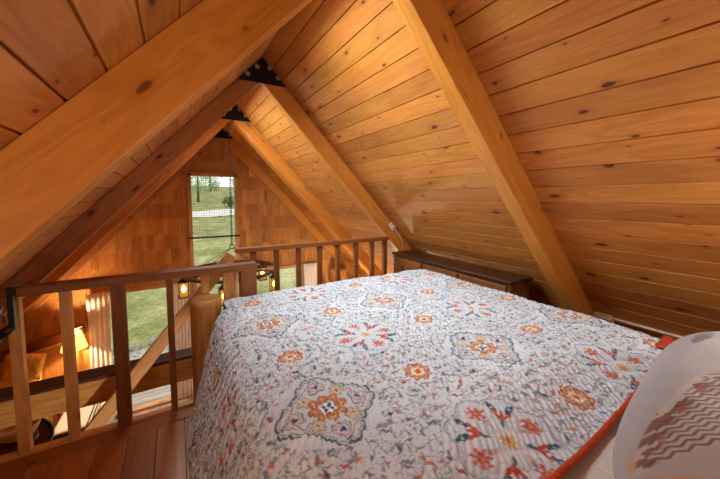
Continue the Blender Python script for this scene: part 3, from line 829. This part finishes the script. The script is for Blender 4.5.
# ------------------------------------------------------------------ dresser under the eaves
dr = thing('dresser', 'low dark wooden dresser tucked under the right eaves beyond the bed', 'dresser', (2.34, 2.15, 0))
dx0, dx1, dy0, dy1, dzt = 2.18, 2.46, 1.41, 2.93, .70
mb = MB(); mb.bb((dx0+.02, dy0+.012, .03), (dx1, dy1-.012, dzt-.026)); mb.build('body', M['dress'], dr, bevel=.003)
mb = MB(); mb.bb((dx0, dy0, dzt-.025), (dx1+.025, dy1, dzt)); o = mb.build('top', M['dress_shaded'], dr, bevel=.004); o['label'] = 'top board coloured nearly black for the shade under the roof'
mb = MB(); mb.bb((dx0+.03, dy0+.03, 0), (dx1-.02, dy1-.03, .031)); mb.build('plinth', M['dress_shaded'], dr)
nd = 3; dw = (dy1-dy0-.06)/nd
for i in range(nd):
    for j in range(2):
        y0 = dy0+.03+i*dw+.012; y1 = y0+dw-.024; z0 = .06+j*.31; z1 = z0+.285
        m = MB(); m.bb((dx0-.002, y0, z0), (dx0+.022, y1, z1)); d = m.build('drawer', M['dress'], dr, bevel=.004)
        yc = (y0+y1)/2; zc = (z0+z1)/2 + .03
        h = MB(); h.tube([(dx0-.003, yc-.055, zc+.03), (dx0-.028, yc-.055, zc+.012), (dx0-.032, yc-.03, zc-.012), (dx0-.032, yc+.03, zc-.012), (dx0-.028, yc+.055, zc+.012), (dx0-.003, yc+.055, zc+.03)], .005, 8)
        h.build('drawer_pull', M['brass'], d)
# ------------------------------------------------------------------ electrical bits
def onroof(s, y, n): return Vector((XA + s/SL - n*T/SL, y, ZR - T*s/SL - n/SL))
sC = (2.735-XA)*SL
eb = thing('outlet_box', 'cream surface outlet box low on the right ceiling slope with conduit', 'outlet', onroof(sC, 1.13, 0))
mb = MB(); mb.bar(onroof(sC, .95, .022), onroof(sC, 1.07, .022), .07, .044, up=(-T/SL, 0, -1/SL)); mb.build('box', M['cream'], eb, bevel=.006)
mb = MB(); mb.bar(onroof(sC, .05, .008), onroof(sC, .95, .008), .022, .016, up=(-T/SL, 0, -1/SL)); mb.build('conduit', M['cream'], eb, bevel=.003)
Rr = Matrix.Rotation(ANG, 3, 'Y')
ob_ = thing('outlet', 'small white outlet plate on the foot of the second right rafter', 'outlet', (2.20, Y2, 1.0))
mb = MB(); mb.box((2.20, Y2-.006, 1.01), (.085, .012, .075), Rr); mb.build('plate', M['white'], ob_, bevel=.003)
for k in (-.02, .02):
    mb = MB(); mb.box(Vector((2.20, Y2-.014, 1.01)) + Rr @ Vector((k, 0, 0)), (.02, .006, .03), Rr); mb.build('socket', M['cream'], ob_)
mb = MB(); mb.tube([(2.235, Y2-.008, .97), (2.275, Y2-.008, .92), (2.315, Y2-.008, .87), (2.345, Y2-.008, .80), (2.36, Y2-.008, .715)], .003, 6); mb.build('cable', M['white'], ob_)

# clip lamp on the near railing
cl = thing('clip_lamp', 'black clip-on lamp clamped to the railing at the far left', 'lamp', (-.712, Y1-.075, .64))
mb = MB(); mb.bb((-.722, Y1-.085, .70), (-.698, Y1-.047, .875)); mb.bb((-.722, Y1-.085, .875), (-.698, Y1-.047, .91)); mb.bb((-.722, Y1-.085, .897), (-.698, Y1+.03, .91)); mb.build('clamp', M['black'], cl, bevel=.004)
mb = MB(); mb.tube([(-.73, Y1-.075, .83), (-.742, Y1-.09, .80), (-.735, Y1-.08, .74)], .006, 8); mb.build('spring_handle', M['bolt'], cl)
mb = MB(); a = Vector((-.712, Y1-.075, .712)); d = Vector((-.8, -.12, -.62)).normalized()
mb.cyl(a, a+d*.05, .018, 20, .022); mb.cyl(a+d*.05, a+d*.12, .022, 20, .040, caps=False); mb.build('lamp_head', M['black'], cl, solid=.003)

# ------------------------------------------------------------------ chandelier
CX, CY = .655, 4.575
ch = thing('chandelier', 'wagon-wheel chandelier with amber lanterns on a long chain', 'chandelier', (CX, CY, .2))
mb = MB(); z = 2.36; k = 0
while z > .68:
    R = .012; pts = []
    for q in range(10):
        a_ = 2*PI*q/10; c, s = math.cos(a_)*.009, math.sin(a_)*.021
        pts.append((CX + (c if k % 2 else 0), CY + (0 if k % 2 else c), z + s))
    mb.tube(pts, .0038, 5, closed=True); z -= .031; k += 1
mb.build('chain', M['steel'], ch)
mb = MB(); mb.tube([(CX+.03*math.cos(q*PI/8), CY, .665+.03*math.sin(q*PI/8)) for q in range(16)], .006, 6, closed=True); mb.build('ring', M['steel'], ch)
WR, WZ = .60, .33
mb = MB(); mb.tube([(CX+WR*math.cos(q*PI/24), CY+WR*math.sin(q*PI/24), WZ) for q in range(48)], .026, 8, closed=True); mb.build('wheel_rim', M['dark'], ch)
mb = MB(); mb.lathe((CX, CY, WZ), [(.0005,-.07),(.05,-.07),(.065,-.03),(.065,.03),(.05,.07),(.0005,.07)], 20); mb.build('wheel_hub', M['dark'], ch)
for q in range(8):
    a_ = q*PI/4+.2; m = MB(); m.cyl((CX+.06*math.cos(a_), CY+.06*math.sin(a_), WZ), (CX+(WR-.02)*math.cos(a_), CY+(WR-.02)*math.sin(a_), WZ), .018, 8, .014); m.build('spoke', M['dark'], ch)
for q in range(4):
    a_ = q*PI/2+.6; m = MB(); m.tube([(CX+.02*math.cos(a_), CY+.02*math.sin(a_), .645), (CX+WR*math.cos(a_), CY+WR*math.sin(a_), WZ+.02)], .004, 5); m.build('hanger_wire', M['steel'], ch)
LAMPS = []
for q in range(5):
    a_ = PI + q*2*PI/5 if q != 2 else PI + q*2*PI/5 - .0
    x, y = CX+WR*math.cos(a_), CY+WR*math.sin(a_); s = .052; z0, z1 = .06, .245
    ln_ = MB()
    for sx in (-1, 1):
        for sy in (-1, 1): ln_.bb((x+sx*s-.005, y+sy*s-.005, z0), (x+sx*s+.005, y+sy*s+.005, z1))
    ln_.bb((x-s-.01, y-s-.01, z0-.012), (x+s+.01, y+s+.01, z0)); ln_.bb((x-s-.01, y-s-.01, z1), (x+s+.01, y+s+.01, z1+.01))
    ln_.lathe((x, y, z1+.01), [(.06,0),(.03,.035),(.022,.05),(.0005,.055)], 12); ln_.cyl((x, y, z1+.06), (x, y, WZ), .004, 6)
    lo = ln_.build('lantern', M['steel'], ch)
    g = MB(); t = s-.004
    for (p, r) in (((x-t, y-t), (x+t, y-t)), ((x+t, y-t), (x+t, y+t)), ((x+t, y+t), (x-t, y+t)), ((x-t, y+t), (x-t, y-t))):
        g.add([(p[0], p[1], z0), (r[0], r[1], z0), (r[0], r[1], z1), (p[0], p[1], z1)], [(0,1,2,3)])
    g.build('lantern_glass', M['amberglass'], lo)
    b_ = MB(); b_.lathe((x, y, z0+.05), [(.0005,0),(.016,.01),(.026,.04),(.024,.06),(.012,.085),(.0005,.1)], 14); b_.build('bulb', M['bulb'], lo)
    LAMPS.append((x, y, z0+.10))

# ------------------------------------------------------------------ room below
sofa = thing('armchair', 'amber upholstered armchair against the front wall at far left', 'armchair', (-2.0, 5.6, ZF))
mb = MB(); mb.bb((-2.35, 5.35, ZF+.08), (-1.75, 5.95, ZF+.45)); mb.build('seat', M['amber'], sofa, bevel=.03)
mb = MB(); mb.box((-2.05, 5.90, ZF+.80), (.66, .14, .78), Matrix.Rotation(-.14, 3, 'X')); mb.build('backrest', M['amber'], sofa, bevel=.04)
for x in (-2.40, -1.70):
    mb = MB(); mb.bb((x-.07, 5.35, ZF+.08), (x+.07, 5.95, ZF+.66)); mb.build('armrest', M['amber'], sofa, bevel=.03)
for x in (-2.40, -1.7):
    for y in (5.4, 5.9):
        mb = MB(); mb.cyl((x, y, ZF), (x, y, ZF+.08), .025, 10); mb.build('leg', M['dark'], sofa)
cu = MB(); 
def cushion(mb, c, hx, hz, th, ang):
    R = Matrix.Rotation(ang, 3, 'Y'); rows = []
    n = 14
    for sg in (1, -1):
        rows = []
        for i in range(n+1):
            u = -1+2*i/n; row = []
            for j in range(n+1):
                v = -1+2*j/n; t = ((1-u**4)*(1-v**4))**.5*th*sg
                row.append(tuple(Vector(c) + R @ Vector((u*hx, -t, v*hz))))
            rows.append(row)
        mb.grid(rows)
cushion(cu, (-1.83, 5.74, -.92), .20, .18, .07, .25)
tag(cu.build('cushion', M['shade'] if False else M['amber']), 'square amber cushion propped tilted against the amber armchair', 'cushion')
tl = thing('wall_lamp', 'lit cream-shaded wall lamp left of the glazed door', 'lamp', (-1.32, 5.98, -.84))
mb = MB(); mb.lathe((-1.32, 5.80, -.80), [(.15,-.02),(.085,.22),(.082,.22),(.146,-.018)], 24); mb.build('lamp_shade', M['shade'], tl)
mb = MB(); mb.tube([(-1.32, 6.1, -.90), (-1.32, 5.95, -.90), (-1.32, 5.80, -.88), (-1.32, 5.80, -.76)], .01, 8); mb.cyl((-1.32, 6.085, -.90), (-1.32, 6.105, -.90), .05, 16); mb.build('arm', M['brass'], tl)
mb = MB(); mb.lathe((-1.32, 5.80, -.76), [(.0005,-.03),(.02,-.01),(.028,.03),(.02,.06),(.0005,.075)], 14); mb.build('bulb', M['bulb'], tl)
# ottoman and throw
ot = thing('bench', 'low dark bench in the room below, under the striped throw', 'bench', (-1.22, 5.42, ZF))
mb = MB(); mb.bb((-1.42, 5.04, -1.68), (-.92, 5.74, -1.60)); mb.build('seat', M['dark'], ot, bevel=.01)
for x in (-1.38, -.96):
    for y in (5.08, 5.70):
        mb = MB(); mb.bb((x-.025, y-.025, ZF), (x+.025, y+.025, -1.68)); mb.build('leg', M['dark'], ot)
rows = []
for i in range(13):
    y = 5.02 + .72*i/12
    rows.append([(x, y, z + .006*math.sin(9*y+5*x)) for x, z in ((-1.435, -1.85), (-1.43, -1.62), (-1.40, -1.582), (-1.35, -1.58), (-1.25, -1.575), (-1.1, -1.58), (-.94, -1.582), (-.905, -1.61), (-.90, -1.95))])
mb = MB(); mb.grid(rows); tw = mb.build('throw_blanket', M['throwm'], solid=.01); tag(tw, 'white throw with dark stripes over the low bench below', 'blanket')
for x in (-1.08, -1.045, -1.012):
    mb = MB(); mb.grid([[(x-.007, 5.02+.72*i/12, -1.572) for i in range(13)], [(x+.007, 5.02+.72*i/12, -1.572) for i in range(13)]]); o = mb.build('stripe', M['stripe'], tw, solid=.004)
# round-backed wicker chair
wc = thing('wicker_chair', 'dark wicker tub chair seen below the long beam', 'chair', (-1.57, 4.72, ZF))
rows = []
for i in range(21):
    a_ = PI*(-.05) + PI*1.1*i/20; c, s = math.cos(a_), math.sin(a_)
    rows.append([(-1.57+.20*c, 4.72+.19*s, -1.85), (-1.57+.23*c, 4.72+.22*s, -1.55), (-1.57+.25*c, 4.72+.24*s, -1.26-.14*(1-abs(s)))])
mb = MB(); mb.grid(rows); mb.build('backrest', M['wicker'], wc, solid=.02)
mb = MB(); mb.tube([r[2] for r in rows], .018, 8); mb.build('rim', M['steel'], wc)
mb = MB(); mb.cyl((-1.57, 4.72, -1.90), (-1.57, 4.72, -1.82), .19, 28); mb.build('seat', M['wicker'], wc)
for x, y in ((-1.69, 4.60), (-1.45, 4.60), (-1.69, 4.84), (-1.45, 4.84)):
    mb = MB(); mb.cyl((x, y, ZF), (x, y, -1.9), .018, 8); mb.build('leg', M['dark'], wc)
# side table with bowl
tt = thing('side_table', 'tall slim round table below the railing, holding the boat-shaped basket', 'table', (-1.40, 4.10, ZF))
mb = MB(); mb.cyl((-1.40, 4.10, -1.0), (-1.40, 4.10, -.97), .16, 32); mb.build('tabletop', M['dark'], tt)
mb = MB(); mb.cyl((-1.40, 4.10, ZF), (-1.40, 4.10, -1.0), .035, 12); mb.cyl((-1.40, 4.10, ZF), (-1.40, 4.10, ZF+.03), .13, 24); mb.build('pedestal', M['dark'], tt)
rows = []
for i in range(9):
    t = i/8; row = []
    for j in range(25):
        a_ = 2*PI*j/24; k = .35+.65*t**.6
        row.append((-1.38 + .17*k*math.cos(a_), 4.10 + .09*k*math.sin(a_), -.962 + .11*t**1.5 + .04*t*abs(math.cos(a_))**3))
    rows.append(row)
bk = thing('basket', 'boat-shaped pale basket lined with white cloth, on the tall slim table', 'basket', (-1.38, 4.10, -.97))
mb = MB(); mb.grid(rows); mb.build('shell', M['basket'], bk, solid=.012)
mb = MB(); mb.lathe((0,0,0), [(.0005,.0)], 3) if False else None
rows = [[(-1.38+.12*k*math.cos(2*PI*j/24), 4.10+.055*k*math.sin(2*PI*j/24), -.895+.012*math.sin(5*j+k*4)) for j in range(25)] for k in (.02,.3,.6,.85,1)]
mb = MB(); mb.grid(rows); mb.build('cloth_lining', M['throwm'], bk, solid=.01)
# right side of the room below
cb = thing('cupboard', 'tall panelled pine cupboard at the right of the front wall below', 'cupboard', (3.1, 5.9, ZF))
mb = MB(); mb.bb((2.80, 5.70, ZF), (3.06, 5.99, -.17)); mb.build('body', M['board'], cb, bevel=.004)
for k in range(2):
    x0 = 2.805+k*.126; m = MB(); m.bb((x0, 5.682, ZF+.05), (x0+.122, 5.702, -.20)); d = m.build('door', M['board'], cb, bevel=.004)
    m = MB(); m.bb((x0+.025, 5.672, -1.0), (x0+.097, 5.683, -.26)); m.build('panel', M['board'], d, bevel=.008)
    m = MB(); m.lathe((x0+(.108 if k == 0 else .014), 5.665, -1.1), [(.0005,-.015),(.015,-.01),(.015,.01),(.0005,.015)], 12); m.build('knob', M['brass'], d)
lp = thing('table_lamp', 'pale-shaded table lamp on the narrow stand, right of the low window curtain', 'lamp', (2.63, 5.7, -.85))
mb = MB(); mb.lathe((2.60, 5.75, -.68), [(.12,0),(.09,.22),(.087,.22),(.116,0)], 24); mb.build('lamp_shade', M['shade2'], lp)
mb = MB(); mb.lathe((2.60, 5.75, -1.0), [(.0005,0),(.07,0),(.07,.02),(.02,.05),(.03,.14),(.012,.22),(.012,.36),(.0005,.36)], 20); mb.build('base', M['brass'], lp)
mb = MB(); mb.lathe((2.60, 5.75, -.66), [(.0005,-.03),(.02,-.01),(.028,.03),(.02,.06),(.0005,.075)], 12); mb.build('bulb', M['bulb'], lp)
sn = thing('lamp_stand', 'narrow dark stand carrying the pale table lamp', 'table', (2.60, 5.75, ZF))
mb = MB(); mb.bb((2.44, 5.6, -1.03), (2.75, 5.9, -1.0)); mb.build('tabletop', M['dark'], sn, bevel=.003)
for x in (2.47, 2.73):
    for y in (5.63, 5.87):
        mb = MB(); mb.bb((x-.015, y-.015, ZF), (x+.015, y+.015, -1.03)); mb.build('leg', M['dark'], sn)
mb = MB(); mb.bb((-.9, 4.6, ZF+.001), (1.4, 5.9, ZF+.014)); tag(mb.build('rug', M['rug'], bevel=.004), 'pale rug on the floor inside the glazed door', 'rug')

# ------------------------------------------------------------------ outdoors
rows = []
for i in range(70):
    y = YG + .3 + (i/69)**1.5*75; row = []
    for j in range(60):
        x = -45 + 110*j/59
        rise_ = max(0, y-13); z = -2.55 + .0 if y < 9 else -2.55 + .015*(y-9)
        z = -2.5 + .085*max(0, y-10) + .0001*max(0, y-22)**2 + .12*math.sin(x*.5+y*.3) * min(1, max(0, (y-10)/8))
        row.append((x, y, z))
    rows.append(row)
mb = MB(); mb.grid(rows); struct(mb.build('ground', M['grass']), 'grassy hillside outside the windows')
def gz(x, y): return -2.5 + .085*max(0, y-10) + .0001*max(0, y-22)**2 + .12*math.sin(x*.5+y*.3)*min(1, max(0, (y-10)/8))
rows = [[(-14+30*j/20, y, gz(-14+30*j/20, y)+.02) for j in range(21)] for y in (7.9, 8.3, 8.8, 9.3)]
mb = MB(); mb.grid(rows); struct(mb.build('gravel_strip', M['gravel']), 'gravel strip beyond the deck')
rows = [[(-14+50*j/30, y + .08*(j-8), gz(-14+50*j/30, y+.08*(j-8))+.06) for j in range(31)] for y in (33, 35, 37)]
mb = MB(); mb.grid(rows); struct(mb.build('lane', M['path']), 'pale lane across the hillside')
mb = MB(); y = YG+.13
while y < 7.8:
    mb.bb((-3.5, y, ZF-.06), (4.5, y+.135, ZF-.03), axis=0); y += .14
struct(mb.build('deck', M['deck']), 'weathered deck outside the glazed door')
def rock(x, y, r, label):
    mb = MB(); rows = []
    for i in range(9):
        p = -PI/2 + PI*i/8; row = []
        for j in range(13):
            q = 2*PI*(j % 12)/12; k = r*(1+.25*math.sin(3*q+x)+.15*math.sin(5*p+y))
            row.append((x+k*math.cos(p)*math.cos(q), y+k*math.cos(p)*math.sin(q), gz(x, y)+.3*r+.6*k*math.sin(p)))
        rows.append(row)
    mb.grid(rows); tag(mb.build('rock', M['rock']), label, 'rock', 'rocks along the gravel')
for i, x in enumerate((-1.9, -1.5, -1.0, -.55, -.1, .4)): rock(x, 9.45+.1*(i % 2), random.uniform(.10, .18), 'pale rock edging the gravel strip outside the glazed door')
def tree(x, y, h, r, label, dens=5000):
    t = thing('tree', label, 'tree', (x, y, gz(x, y)), 'trees on the hillside')
    z0 = gz(x, y); mb = MB(); mb.tube([(x, y, z0-.1), (x+.05, y, z0+h*.3), (x, y+.05, z0+h*.8)], [.16*h/6, .12*h/6, .03], 8); mb.build('trunk', M['bark'], t)
    mb = MB(); cl_ = [(random.gauss(0, .45)*r, random.gauss(0, .45)*r, h*random.uniform(.22, .95), r*random.uniform(.25, .5)) for _ in range(16)]
    for _ in range(dens):
        cx_, cy_, cz_, cr = random.choice(cl_); d = Vector((random.gauss(0,1), random.gauss(0,1), random.gauss(0,1))).normalized()*cr*random.random()**.4
        p = Vector((x+cx_, y+cy_, z0+cz_)) + d; a_ = Vector((random.gauss(0,1), random.gauss(0,1), random.gauss(0,1))).normalized()*.10; b2 = a_.orthogonal().normalized()*.06
        mb.add([p-a_, p+b2, p+a_, p-b2], [(0,1,2,3)], tint=.5)
    mb.build('foliage', M['leaf'], t)
for x, y, h, r, lb in ((2.6, 46, 6.5, 3.0, 'leafy tree left of centre on the hill, seen through the high window'), (10.2, 52, 7.0, 2.6, 'leafy tree at the right on the hill, seen through the high window'),
                       (5.8, 66, 8.0, 4.0, 'farthest pale tree near the hill crest, seen through the high window'), (5.6, 40, 1.3, .8, 'low shrub beyond the pale lane, seen through the high window')):
    tree(x, y, h, r, lb)

# ------------------------------------------------------------------ lights, world, camera
def area(name, loc, target, sx, sy, power, col, spread=PI):
    l = bpy.data.lights.new(name, 'AREA'); l.shape = 'RECTANGLE'; l.size = sx; l.size_y = sy; l.energy = power; l.color = col; l.spread = spread
    o = bpy.data.objects.new(name, l); COL.objects.link(o); o.location = loc
    o.rotation_euler = (Vector(target)-Vector(loc)).to_track_quat('-Z', 'Y').to_euler(); return o
def point(name, loc, power, col, r=.05):
    l = bpy.data.lights.new(name, 'POINT'); l.energy = power; l.color = col; l.shadow_soft_size = r
    o = bpy.data.objects.new(name, l); COL.objects.link(o); o.location = loc; return o
nrm = Vector((T/SL, 0, -1/SL))
area('added_roof_window_fill', S1, S1+nrm, .75, .7, 88, (.78, .91, 1))  # fill light through the added roof windows
area('added_roof_window_fill', S2, S2+nrm, 1.0, .9, 85, (.78, .91, 1))
WARM = (1, .72, .42)
pd = thing('added_headboard_lamp', 'added clear globe fill lamp on a stem above the headboard, out of view', 'lamp', (1.42, -.47, 1.052))  # unseen lamp added to light near rafters and shade the quilt hem
mb = MB(); mb.lathe((1.42, -.44, 1.34), [(.0005,-.11),(.06,-.095),(.1,-.04),(.11,.0),(.1,.04),(.06,.095),(.0005,.11)], 24); mb.build('globe', M['glass'], pd)
mb = MB(); mb.cyl((1.42, -.47, 1.052), (1.42, -.44, 1.24), .010, 10); mb.cyl((1.42, -.47, 1.052), (1.42, -.47, 1.066), .05, 16); mb.build('stem', M['brass'], pd)
point('headboard_fill', (1.42, -.44, 1.36), 24, (1, .97, .93), .08)
point('bedside_fill', (-.52, -.2, .74), 22, (1, .86, .66), .07)  # fill from the unseen lamp added to brighten posts and log
for i, p in enumerate(LAMPS): point('lantern_bulb', (p[0], p[1], p[2]), 5, WARM, .025)
point('wall_lamp_bulb', (-1.32, 5.80, -.68), 110, WARM, .03)
wl = thing('added_bedside_lamp', 'added small shaded fill lamp on the loft floor left of the bed head, out of view', 'lamp', (-.52, -.2, 0))
mb = MB(); mb.lathe((-.52, -.2, .62), [(.12,-.09),(.08,.09),(.078,.09),(.117,-.088)], 24); mb.build('lamp_shade', M['shade2'], wl)
mb = MB(); mb.lathe((-.52, -.2, 0), [(.0005,0),(.1,0),(.1,.02),(.02,.04),(.014,.3),(.014,.56),(.0005,.56)], 24); mb.build('base', M['brass'], wl)
for nm, (x, y), lb, pw in (('added_floor_lamp', (.25, 1.75), 'added tall shaded fill lamp standing unseen under the loft', 60), ('added_floor_lamp', (2.5, 4.5), 'added tall shaded fill lamp hidden in the room below, right of the chandelier', 60)):  # hidden lamps added to brighten the tie beam, gable and far ceiling
    t = thing(nm, lb, 'lamp', (x, y, ZF))
    m = MB(); m.cyl((x, y, ZF), (x, y, ZF+.03), .15, 24); m.build('base', M['brass'], t)
    m = MB(); m.cyl((x, y, ZF+.03), (x, y, -.98), .012, 10); m.build('pole', M['brass'], t)
    m = MB(); m.lathe((x, y, -.95), [(.17,-.09),(.12,.09),(.118,.09),(.167,-.088)], 24); m.build('lamp_shade', M['shade2'], t)
    m = MB(); m.lathe((x, y, -.97), [(.0005,0),(.02,.01),(.03,.05),(.02,.08),(.0005,.09)], 12); m.build('bulb', M['bulb'], t)
    point('floor_lamp_fill', (x, y, -.80), pw, (1, .90, .74), .05)
point('table_lamp_bulb', (2.60, 5.75, -.58), 7, WARM, .03)

W = bpy.data.worlds.new('World'); bpy.context.scene.world = W; W.use_nodes = True
nt = W.node_tree; bg = nt.nodes['Background']
tc = N(nt, 'ShaderNodeTexCoord'); sp = N(nt, 'ShaderNodeSeparateXYZ'); L(nt, tc.outputs['Generated'], sp.inputs[0])
r = ramp(nt, [(.0, srgb(205,205,200)), (.5, srgb(236,236,230)), (1.0, srgb(222,230,235))]); L(nt, math_(nt, 'ADD', math_(nt, 'MULTIPLY', sp.outputs[2], .5), .5), r.inputs[0]); L(nt, r.outputs[0], bg.inputs[0])
bg.inputs[1].default_value = 2.3
for (o, nm) in (('up', 'a'), ('door', 'b'), ('low', 'c')):
    x0, x1, z0, z1 = OP[o]
    p = area('window_portal', ((x0+x1)/2, YG+.2, (z0+z1)/2), ((x0+x1)/2, 0, (z0+z1)/2), x1-x0, z1-z0, 1, (1,1,1)); p.data.cycles.is_portal = True

cam = bpy.data.cameras.new('camera'); co = bpy.data.objects.new('camera', cam); COL.objects.link(co)
pitch = math.atan(22/310); yaw = math.atan(185/310*math.cos(pitch))
cam.sensor_width = 36; cam.lens = 36*310/720; cam.shift_y = -20.5/720; cam.clip_start = .02
co.location = (0, 0, 1.35); co.rotation_euler = (PI/2 - pitch, 0, -yaw)
sc = bpy.context.scene; sc.camera = co
sc.view_settings.view_transform = 'Standard'; sc.view_settings.look = 'None'; sc.view_settings.exposure = 0; sc.view_settings.gamma = 1
try: sc.view_settings.use_curve_mapping = False
except Exception: pass
sc.cycles.use_denoising = True; sc.cycles.max_bounces = 8; sc.cycles.diffuse_bounces = 5; sc.cycles.transparent_max_bounces = 12
sc.cycles.sample_clamp_indirect = 8
for o in bpy.data.objects:
    if '_w' in o: del o['_w']
